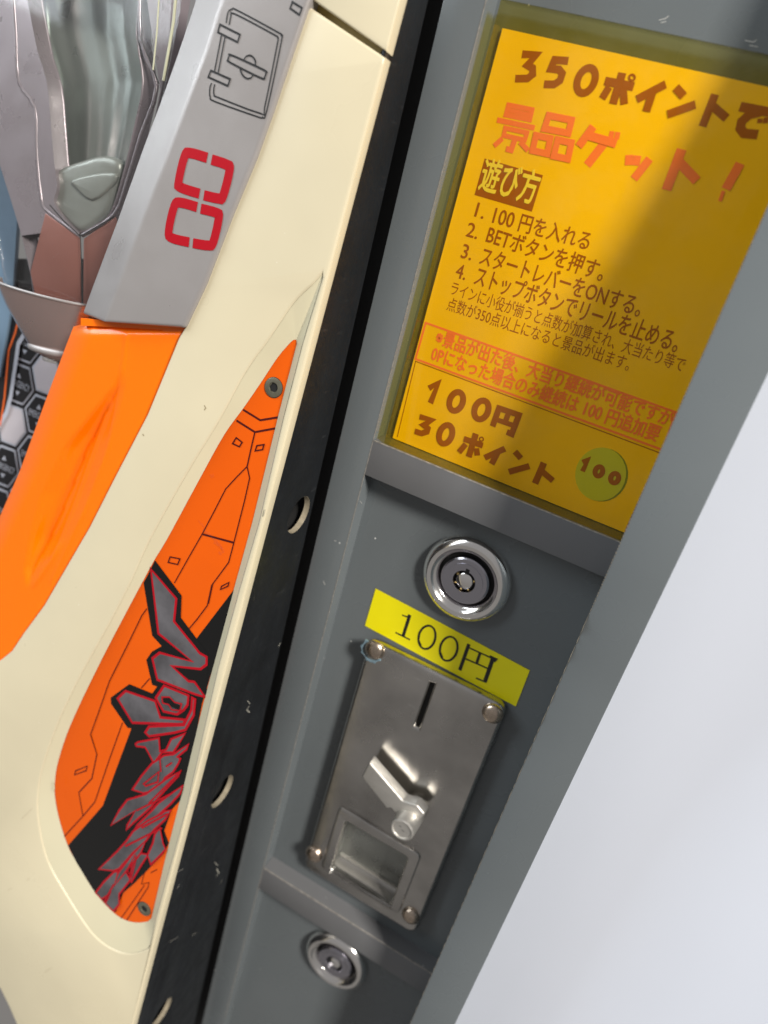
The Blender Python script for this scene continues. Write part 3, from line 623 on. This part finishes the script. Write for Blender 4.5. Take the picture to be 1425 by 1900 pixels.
def onbar(pts):
    """lay drawing on the sloping main face of the bar"""
    out = []
    for p in pts:
        # ridge / right edge in frame coords at this height
        u, v = M.at(p, 2.1)
        rg = [M.at(q, 2.5) for q in ridge]; rt = [M.at(q, 1.5) for q in rights]
        def xat(P, v):
            for a, b in zip(P, P[1:]):
                if (a[1] - v) * (b[1] - v) <= 0: return a[0] + (b[0] - a[0]) * (v - a[1]) / (b[1] - a[1] + 1e-9)
            return P[-1][0]
        x0, x1 = xat(rg, v), xat(rt, v); t = max(0, min(1, (u - x0) / max(1, x1 - x0))); out.append((u, v, 2.5 - t * 1.0 + .12))
    return out
def barstrokes(name, items, mt, label):
    vs = []; fs = []; k = 0
    for pts, w, cl in items:
        P = onbar(pts); Lf, R, q = ribbon_geo([p[:2] for p in P], w, cl); b = len(vs); n = len(Lf); k = (k + 1) % 10
        for side_ in (Lf, R):
            vs += [fw(M, p.x, p.y, P[i][2] + .01 * k) for i, p in enumerate(side_)]
        for i, j in q: fs.append((b + n + i, b + n + j, b + j, b + i))
    me = bpy.data.meshes.new(name); me.from_pydata([tuple(Vector(v) * MM) for v in vs], [], fs); me.update()
    return link(name, me, bar, mt, False, label)
def rc(pts, r):   # rounded corners in photo units
    return roundc(pts, r, 4)
hw = .42
hatch = [(b2(*rc([(395, 42), (694, 205), (583, 680), (268, 560)], 26)), hw, True)]
hatch = [(b2(*catmull([(375, 135), (385, 75), (408, 55), (440, 62), (660, 180), (685, 200), (684, 240), (600, 635), (575, 672), (545, 668), (310, 585), (282, 560), (280, 510), (290, 478)], 3, False)), hw, False),
         (b2(*catmull([(392, 145), (402, 95), (425, 82), (640, 195), (664, 215), (660, 260), (588, 615), (566, 650), (330, 562), (305, 548), (302, 515), (308, 485)], 3, False)), hw, False),
         (b2((340, 143), (452, 200), (438, 243), (328, 188)), .55, True), (b2((287, 407), (395, 455), (382, 494), (272, 445)), .55, True),
         (b2((348, 205), (308, 410)), hw, False), (b2((368, 215), (328, 420)), hw, False),
         (b2(*catmull([(392, 322), (410, 320), (585, 400), (597, 420), (590, 440), (570, 447), (400, 362), (385, 345)], 4, True)), .5, True),
         (b2(*catmull([(472, 345), (490, 322), (515, 320), (537, 345), (538, 375)], 4, False)), hw, False), (b2(*catmull([(452, 395), (465, 430), (490, 450), (515, 445), (525, 425)], 4, False)), hw, False),
         (b2((748, 8), (802, 42), (788, 82), (736, 46)), .55, True)]
barstrokes('printed_line', hatch, m_ink, 'black line drawing of a round-cornered hatch')
EW = 3.05
emb = [(b2(*catmull([(262, 907), (165, 880), (135, 900), (100, 1045), (112, 1078), (217, 1113)], 4, False)), EW, False), (b2(*catmull([(287, 917), (370, 945), (388, 975), (350, 1125), (325, 1140), (242, 1122)], 4, False)), EW, False),
       (b2(*catmull([(203, 1190), (110, 1165), (75, 1185), (42, 1330), (60, 1368), (157, 1392)], 4, False)), EW, False), (b2(*catmull([(224, 1199), (310, 1222), (325, 1250), (293, 1390), (265, 1410), (178, 1397)], 4, False)), EW, False)]
barstrokes('printed_emblem', emb, m_red, 'red double square ring emblem')
# ---- orange cover
oL = [(140, 602), (125, 640), (87, 742), (38, 876), (0, 962), (-60, 1100), (-150, 1300)]
oR = [(340, 596), (331, 632), (273, 768), (210, 889), (164, 980), (110, 1075), (81, 1123), (42, 1180), (0, 1232), (-60, 1265), (-150, 1300)]
def yint(P, y):
    for a, b in zip(P, P[1:]):
        if a[1] <= y <= b[1]: return a[0] + (b[0] - a[0]) * (y - a[1]) / (b[1] - a[1])
    return P[-1][0]
axis = [(227, 690), (219, 721), (190, 775), (160, 830), (125, 915), (90, 1000), (62, 1055), (52, 1092)]
wid = [(690, 5), (721, 12), (775, 27), (830, 40), (915, 46), (1000, 34), (1055, 16), (1092, 3)]
def wint(y):
    for a, b in zip(wid, wid[1:]):
        if a[0] <= y <= b[0]: return a[1] + (b[1] - a[1]) * (y - a[0]) / (b[0] - a[0])
    return 0
rows = []
NR, NC = 120, 64
for i in range(NR):
    t = i / (NR - 1); row = []
    for j in range(NC):
        s = j / (NC - 1)
        y = 606 + t * 694; xl = yint(oL, y) - 2; xr = yint(oR, y) + 9; x = xl + s * (xr - xl)
        h = -2.2 - 5.0 * max(0, 1 - s * 5) ** 2                       # rounded left shoulder
        if t < .02: h -= 1.5 * (1 - t / .02)
        w = wint(y)
        if w > 0:
            d = (x - yint(axis, y)) / (w * 1.12)
            if abs(d) < 1:
                g = (1 - d * d) ** 2; h -= 4.4 * min(1, max(0, w - 5) / 30) * g * (1.15 if d < .1 else .85)
        d2 = (x - yint([(208, 735), (172, 840), (140, 930), (95, 1040), (60, 1090)], y)) / 7
        if 745 < y < 1085 and abs(d2) < 1: h += .45 * (1 - d2 * d2) ** 2
        d3 = (x - yint([(235, 620), (222, 720), (200, 830), (150, 960), (95, 1080)], y)) / 6
        if 620 < y < 1080 and abs(d3) < 1: h += .3 * (1 - d3 * d3) ** 2
        u, v = M.at((x, y), h); row.append(fw(M, u, v, h))
    # left wall going back
    u, v = M.at((yint(oL, y) - 2, y), -7.2); row.insert(0, fw(M, u + 1.5, v, -18))
    rows.append(row)
r0 = rows[0]; rows.insert(0, [p + Vector((0, 9, 1.0)) for p in r0])
cov = grid_mesh('orange_cover', rows, m_orange, mach, label='glossy orange plastic cover with a long hollow', sharp=60)
tabp = [[(150, 590), (168, 592), (344, 604), (352, 618), (336, 640), (300, 612), (150, 604)]]
pplate('cover_tab', M, tabp, -2.6, 3, 0, m_orange, cov)
# ---- deep front face with hexagon tiles
HX = -52
hx = pplate('hexagon_sheet', M, [[(-220, 480), (240, 480), (260, 700), (200, 1300), (-220, 1300)]], HX, 2, 0, m_hexk, mach, smooth=False, label='black printed sheet with hexagon pattern')
q3 = .2526
def c3(x, y): return (0 + x * q3, 500 + y * q3)
def hexpts(cx, cy, k):
    R_, T_, U_ = (108, 55), (78, -120), (-28, -160)
    return [c3(cx + k * a, cy + k * b) for a, b in (R_, T_, U_, (-R_[0], -R_[1]), (-T_[0], -T_[1]), (-U_[0], -U_[1]))]
base = (140, 840)
A1 = (54, -303); A2 = (147, 232)
white = {(1, 1), (-1, 0), (0, -3), (2, 3)}
k_ = 0
leftb = [(52, 560), (50, 600), (28, 640), (17, 740), (10, 765), (-3, 790)]
for i in range(-4, 4):
    for j in range(-1, 4):
        cx, cy = base[0] + A1[0] * i + A2[0] * j, base[1] + A1[1] * i + A2[1] * j
        px_, py_ = c3(cx, cy)
        if not (-70 < px_ < 170 and 520 < py_ < 1100): continue
        if j < 0 and py_ < 760: continue
        wh = (i, j) in white
        t = pplate('hexagon_tile', M, [hexpts(cx, cy, .98)], HX + .5, .5, 0, m_hexl, hx, smooth=False)
        pplate('tile_face', M, [hexpts(cx, cy, .88)], HX + .7, .3, 0, m_hexw if wh else m_hexk, t, smooth=False)
        if not wh:
            a = c3(cx - 78, cy - 8); b = c3(cx + 72, cy + 62)
            text('printed_text', M, 'EMERGENCY', a, b, HX + .8, 4.6, m_hexl, t)
            for sg in (-1, 1):
                c0 = (cx + 12 * -sg * -1 * .3 + (0 if sg < 0 else -14), cy + sg * 62 + 3)
                pplate('printed_arrow', M, [[c3(c0[0] - 17, c0[1] - sg * 12 - 5), c3(c0[0] + 17, c0[1] - sg * 12 + 7), c3(c0[0] + 5 * -sg, c0[1] + sg * 20)]], HX + .82, .02, 0, m_hexl, t, smooth=False)
pplate('black_border', M, [[(-30, 520), (62, 520), (60, 590), (30, 640), (14, 740), (-4, 800), (-60, 900), (-80, 700)]], HX + 1.4, .5, 0, m_hexk, hx, smooth=False)
pstrokes('printed_line', M, [([(70, 560), (58, 598), (34, 638), (20, 735), (12, 765), (-8, 800)], 2.2, False)], HX + 1.5, m_hexl, hx, label='grey border line')
m_ored = mat('orange_line_print', (.75, .13, .02), .3)
pstrokes('printed_line', M, [([(22, 562), (34, 592), (28, 618), (16, 650), (8, 740), (0, 790)], 1.0, False)], HX + 1.6, m_ored, hx, label='thin orange border line')
pplate('blue_side_sheet', M, [[(-200, 280), (40, 280), (22, 560), (12, 620), (-2, 700), (-200, 700)]], HX + 3, 2, 0, m_blue, mach, smooth=False, label='blue grey sheet at the far left')
# ---- lamp ornament
HLp = -26
lampo = [(-120, -130), (-40, 150), (-2, 306), (17, 365), (39, 438), (56, 511), (62, 560), (75, 640), (215, 640), (250, 420), (300, 168), (345, -130)]
win = [(50, -130), (60, 60), (84, 150), (92, 230), (98, 300), (104, 345), (98, 375), (118, 408), (146, 432), (180, 418), (206, 396), (228, 330), (252, 230), (266, 150), (254, 60), (248, -130)]
WN = [M.at(p, HLp) for p in catmull(win, 3)]
lamp = plate('lamp_housing', M, [[M.at(p, HLp) for p in lampo], WN[::-1]], HLp, 8, .6, m_mauve, mach, res=3, label='mauve metallic lamp housing')
wl = [(50, -130), (60, 60), (84, 150), (92, 230), (98, 300), (98, 345), (96, 380), (118, 410), (140, 436)]; wr_ = [(252, -130), (258, 60), (270, 150), (254, 230), (230, 330), (208, 398), (180, 424), (150, 436), (146, 436)]
def xin(P, y):
    for a, b in zip(P, P[1:]):
        if a[1] <= y <= b[1]: return a[0] + (b[0] - a[0]) * (y - a[1]) / (b[1] - a[1] + 1e-9)
    return P[-1][0]
rows = []
for i in range(70):
    y = -128 + 562 * i / 69; row = []; xl, xr = xin(wl, y) - 1, xin(wr_, y) + 1
    for j in range(60):
        q = j / 59; x = xl + (xr - xl) * q; e = min(1, q * 7, (1 - q) * 7); e = e * e * (3 - 2 * e)
        h = HLp - 2.5 - e * 11 + .5 * e * (1.0 * math.sin(q * 15 + y * .004) + .3 * math.sin(q * 33 + 1 - y * .006) + .5 * math.sin(y * .018 + q * 5))
        u, v = M.at((x, y), h); row.append(fw(M, u, v, h))
    rows.append(row)
grid_mesh('lamp_well', rows, mat('well_reflector', (.36, .39, .37), .33, metal=.55, var=.4, vscale=18), lamp, label='rippled silver reflector inside the lamp')
sg = [(100, 318), (150, 296), (192, 287), (222, 303), (212, 350), (200, 392), (178, 414), (147, 430), (118, 406), (95, 378), (103, 358)]
pplate('cup_floor', M, [catmull(sg, 3)], HLp - 2.0, 6, 2.4, m_cup, lamp, res=3, label='grey moulded floor of the lamp cup')
pplate('cup_step', M, [catmull([(132, 334), (175, 322), (214, 322), (206, 345), (170, 372), (140, 350)], 3)], HLp - 1.0, 2.2, 1.0, m_cup, lamp, res=3)
pplate('red_reflection', M, [[(84, 396), (148, 442), (150, 580), (72, 580), (56, 505), (70, 450)]], HLp + .25, .5, .2, m_reddish, lamp, res=2)  # red LED reflection on the housing, laid on as coloured plates
pplate('red_reflection', M, [[(155, 443), (214, 402), (230, 450), (200, 580), (154, 580)]], HLp + .25, .5, .2, m_reddish, lamp, res=2)
rd = [([(27, -40), (31, 67), (36, 152), (70, 202), (69, 281), (80, 373), (92, 394), (148, 437)], 1.3, False), ([(211, 399), (153, 436)], 1.3, False)]
def ridge_tube(pts, r, h, mt, nm, par, lbl=None):
    P = [Vector((*M.at(p, h), h)) for p in pts]; vs = []; fs = []; n = 8
    for i, p in enumerate(P):
        d = (P[min(i + 1, len(P) - 1)] - P[max(i - 1, 0)]).normalized(); s = Vector((-d.y, d.x, 0)).normalized(); zz = Vector((0, 0, 1))
        for k in range(n):
            a = 2 * math.pi * k / n; q = p + s * (r * math.cos(a)) + zz * (r * math.sin(a)); vs.append(fw(M, *q))
    for i in range(len(P) - 1):
        for k in range(n): fs.append((i * n + k, i * n + (k + 1) % n, (i + 1) * n + (k + 1) % n, (i + 1) * n + k))
    return mesh_world(nm, vs, fs, mt, par, smooth=True, sharp=70, label=lbl)
ridge_tube(catmull([(22, -60), (27, 10), (31, 67), (36, 152), (66, 200), (69, 281), (78, 370), (92, 394), (148, 437)], 3, False), .9, HLp - .5, m_mauve, 'ridge', lamp)
ridge_tube(catmull([(262, -60), (261, 73), (291, 160), (262, 250), (236, 337), (212, 399), (153, 437)], 3, False), .8, HLp, m_mauve, 'ridge', lamp)
strk = [([(149, 438), (153, 545)], .55, False), ([(262, -40), (262, 73), (295, 155)], .4, False), ([(92, 380), (120, 412), (149, 438), (212, 402)], .5, False)]
pstrokes('seam', M, strk, HLp + 1.6, m_void, lamp)
# smoked lens in front of the housing
pplate('smoked_lens', M, [[(-120, -130), (-30, 300), (-2, 470), (10, 535), (60, 570), (188, 585), (262, 300), (300, 168), (330, 20), (345, -130)]], -15, 1.6, .5, m_smoke, mach, label='clear smoked lens over the lamp')
m_lensedge = mat('lens_edge_olive', (.42, .42, .30), .25)
ridge_tube([(297, -40), (291, 60), (284, 130)], .3, -14, m_lensedge, 'lens_edge', mach)
ridge_tube([(331, -60), (322, 40), (303, 150)], .5, -12, m_lensedge, 'lens_edge', mach)
# silver funnel under the lens
def funnel():
    ring = []
    lv = [((4, 517), (186, 570), 0), ((20, 560), (180, 600), .25), ((40, 600), (172, 632), .5), ((58, 635), (160, 655), .75), ((80, 658), (146, 672), .95), ((98, 668), (132, 676), 1)]
    vs = []; fs = []; n = 28
    for a, b, t in lv:
        A = Vector((*M.at(a, -22), 0)); B = Vector((*M.at(b, -22), 0)); r = (B - A).length / 2; c = (A + B) / 2; e = (B - A).normalized()
        for k in range(n):
            an = math.pi * k / (n - 1); p = c - e * (r * math.cos(an)); vs.append(fw(M, p.x, p.y, -22 + r * .5 * math.sin(an)))
    for i in range(len(lv) - 1):
        for k in range(n - 1): fs.append((i * n + k, i * n + k + 1, (i + 1) * n + k + 1, (i + 1) * n + k))
    fs.append(tuple(range((len(lv) - 1) * n, len(lv) * n)))
    return mesh_world('silver_funnel', vs, fs, mat('funnel_silver', (.56, .42, .39), .2, metal=.85, var=.12, vscale=30), mach, smooth=True, sharp=80, label='silver funnel shaped lamp foot with a red sheen tinted into its colour')  # red sheen put into the silver base colour
fn = funnel()
def arc_on(a, b, k, off, n=24):
    A = Vector((*M.at(a, -22), 0)); B = Vector((*M.at(b, -22), 0)); r = (B - A).length / 2 + off; c = (A + B) / 2; e = (B - A).normalized()
    return [fw(M, (c - e * (r * math.cos(math.pi * i / (n - 1)))).x, (c - e * (r * math.cos(math.pi * i / (n - 1)))).y, -22 + r * k * math.sin(math.pi * i / (n - 1))) for i in range(n)]
def wtube(P, r, mt, nm, par):
    vs = []; fs = []; n = 8
    for i, p in enumerate(P):
        d = (P[min(i + 1, len(P) - 1)] - P[max(i - 1, 0)]).normalized(); s = d.cross(M.ey).normalized(); t = d.cross(s)
        for k in range(n):
            a = 2 * math.pi * k / n; vs.append(p + s * (r * math.cos(a)) + t * (r * math.sin(a)))
    for i in range(len(P) - 1):
        for k in range(n): fs.append((i * n + k, i * n + (k + 1) % n, (i + 1) * n + (k + 1) % n, (i + 1) * n + k))
    return mesh_world(nm, vs, fs, mt, par, smooth=True, sharp=80)
wtube(arc_on((4, 517), (186, 570), .5, .3), .55, m_silver, 'bright_rim', fn)
wtube(arc_on((66, 640), (156, 662), .5, .6), 1.6, m_silver, 'funnel_collar', fn)
wtube(arc_on((88, 664), (138, 674), .5, .4), 1.1, m_clear, 'funnel_tip', fn)
hp = [(62, 549, -13), (72, 576, -13.5), (84, 604, -15), (99, 634, -17.5)]
def tube3(P3, r, mt, nm, par):
    wtube([fw(M, *M.at((x, y), h), h) for x, y, h in P3], r, mt, nm, par)
tube3(hp, .9, m_reddish, 'funnel_seam', fn)
tube3([(x + 8, y - 1, h - .3) for x, y, h in hp], .5, m_void, 'funnel_seam', fn)
for o in list(bpy.data.objects):
    if o.name.split('.')[0] in ('scratch', 'scuff', 'paint_fleck', 'chipped_edge', 'edge_seam'): o['kind'] = 'stuff'
    if '_r' in o: del o['_r']
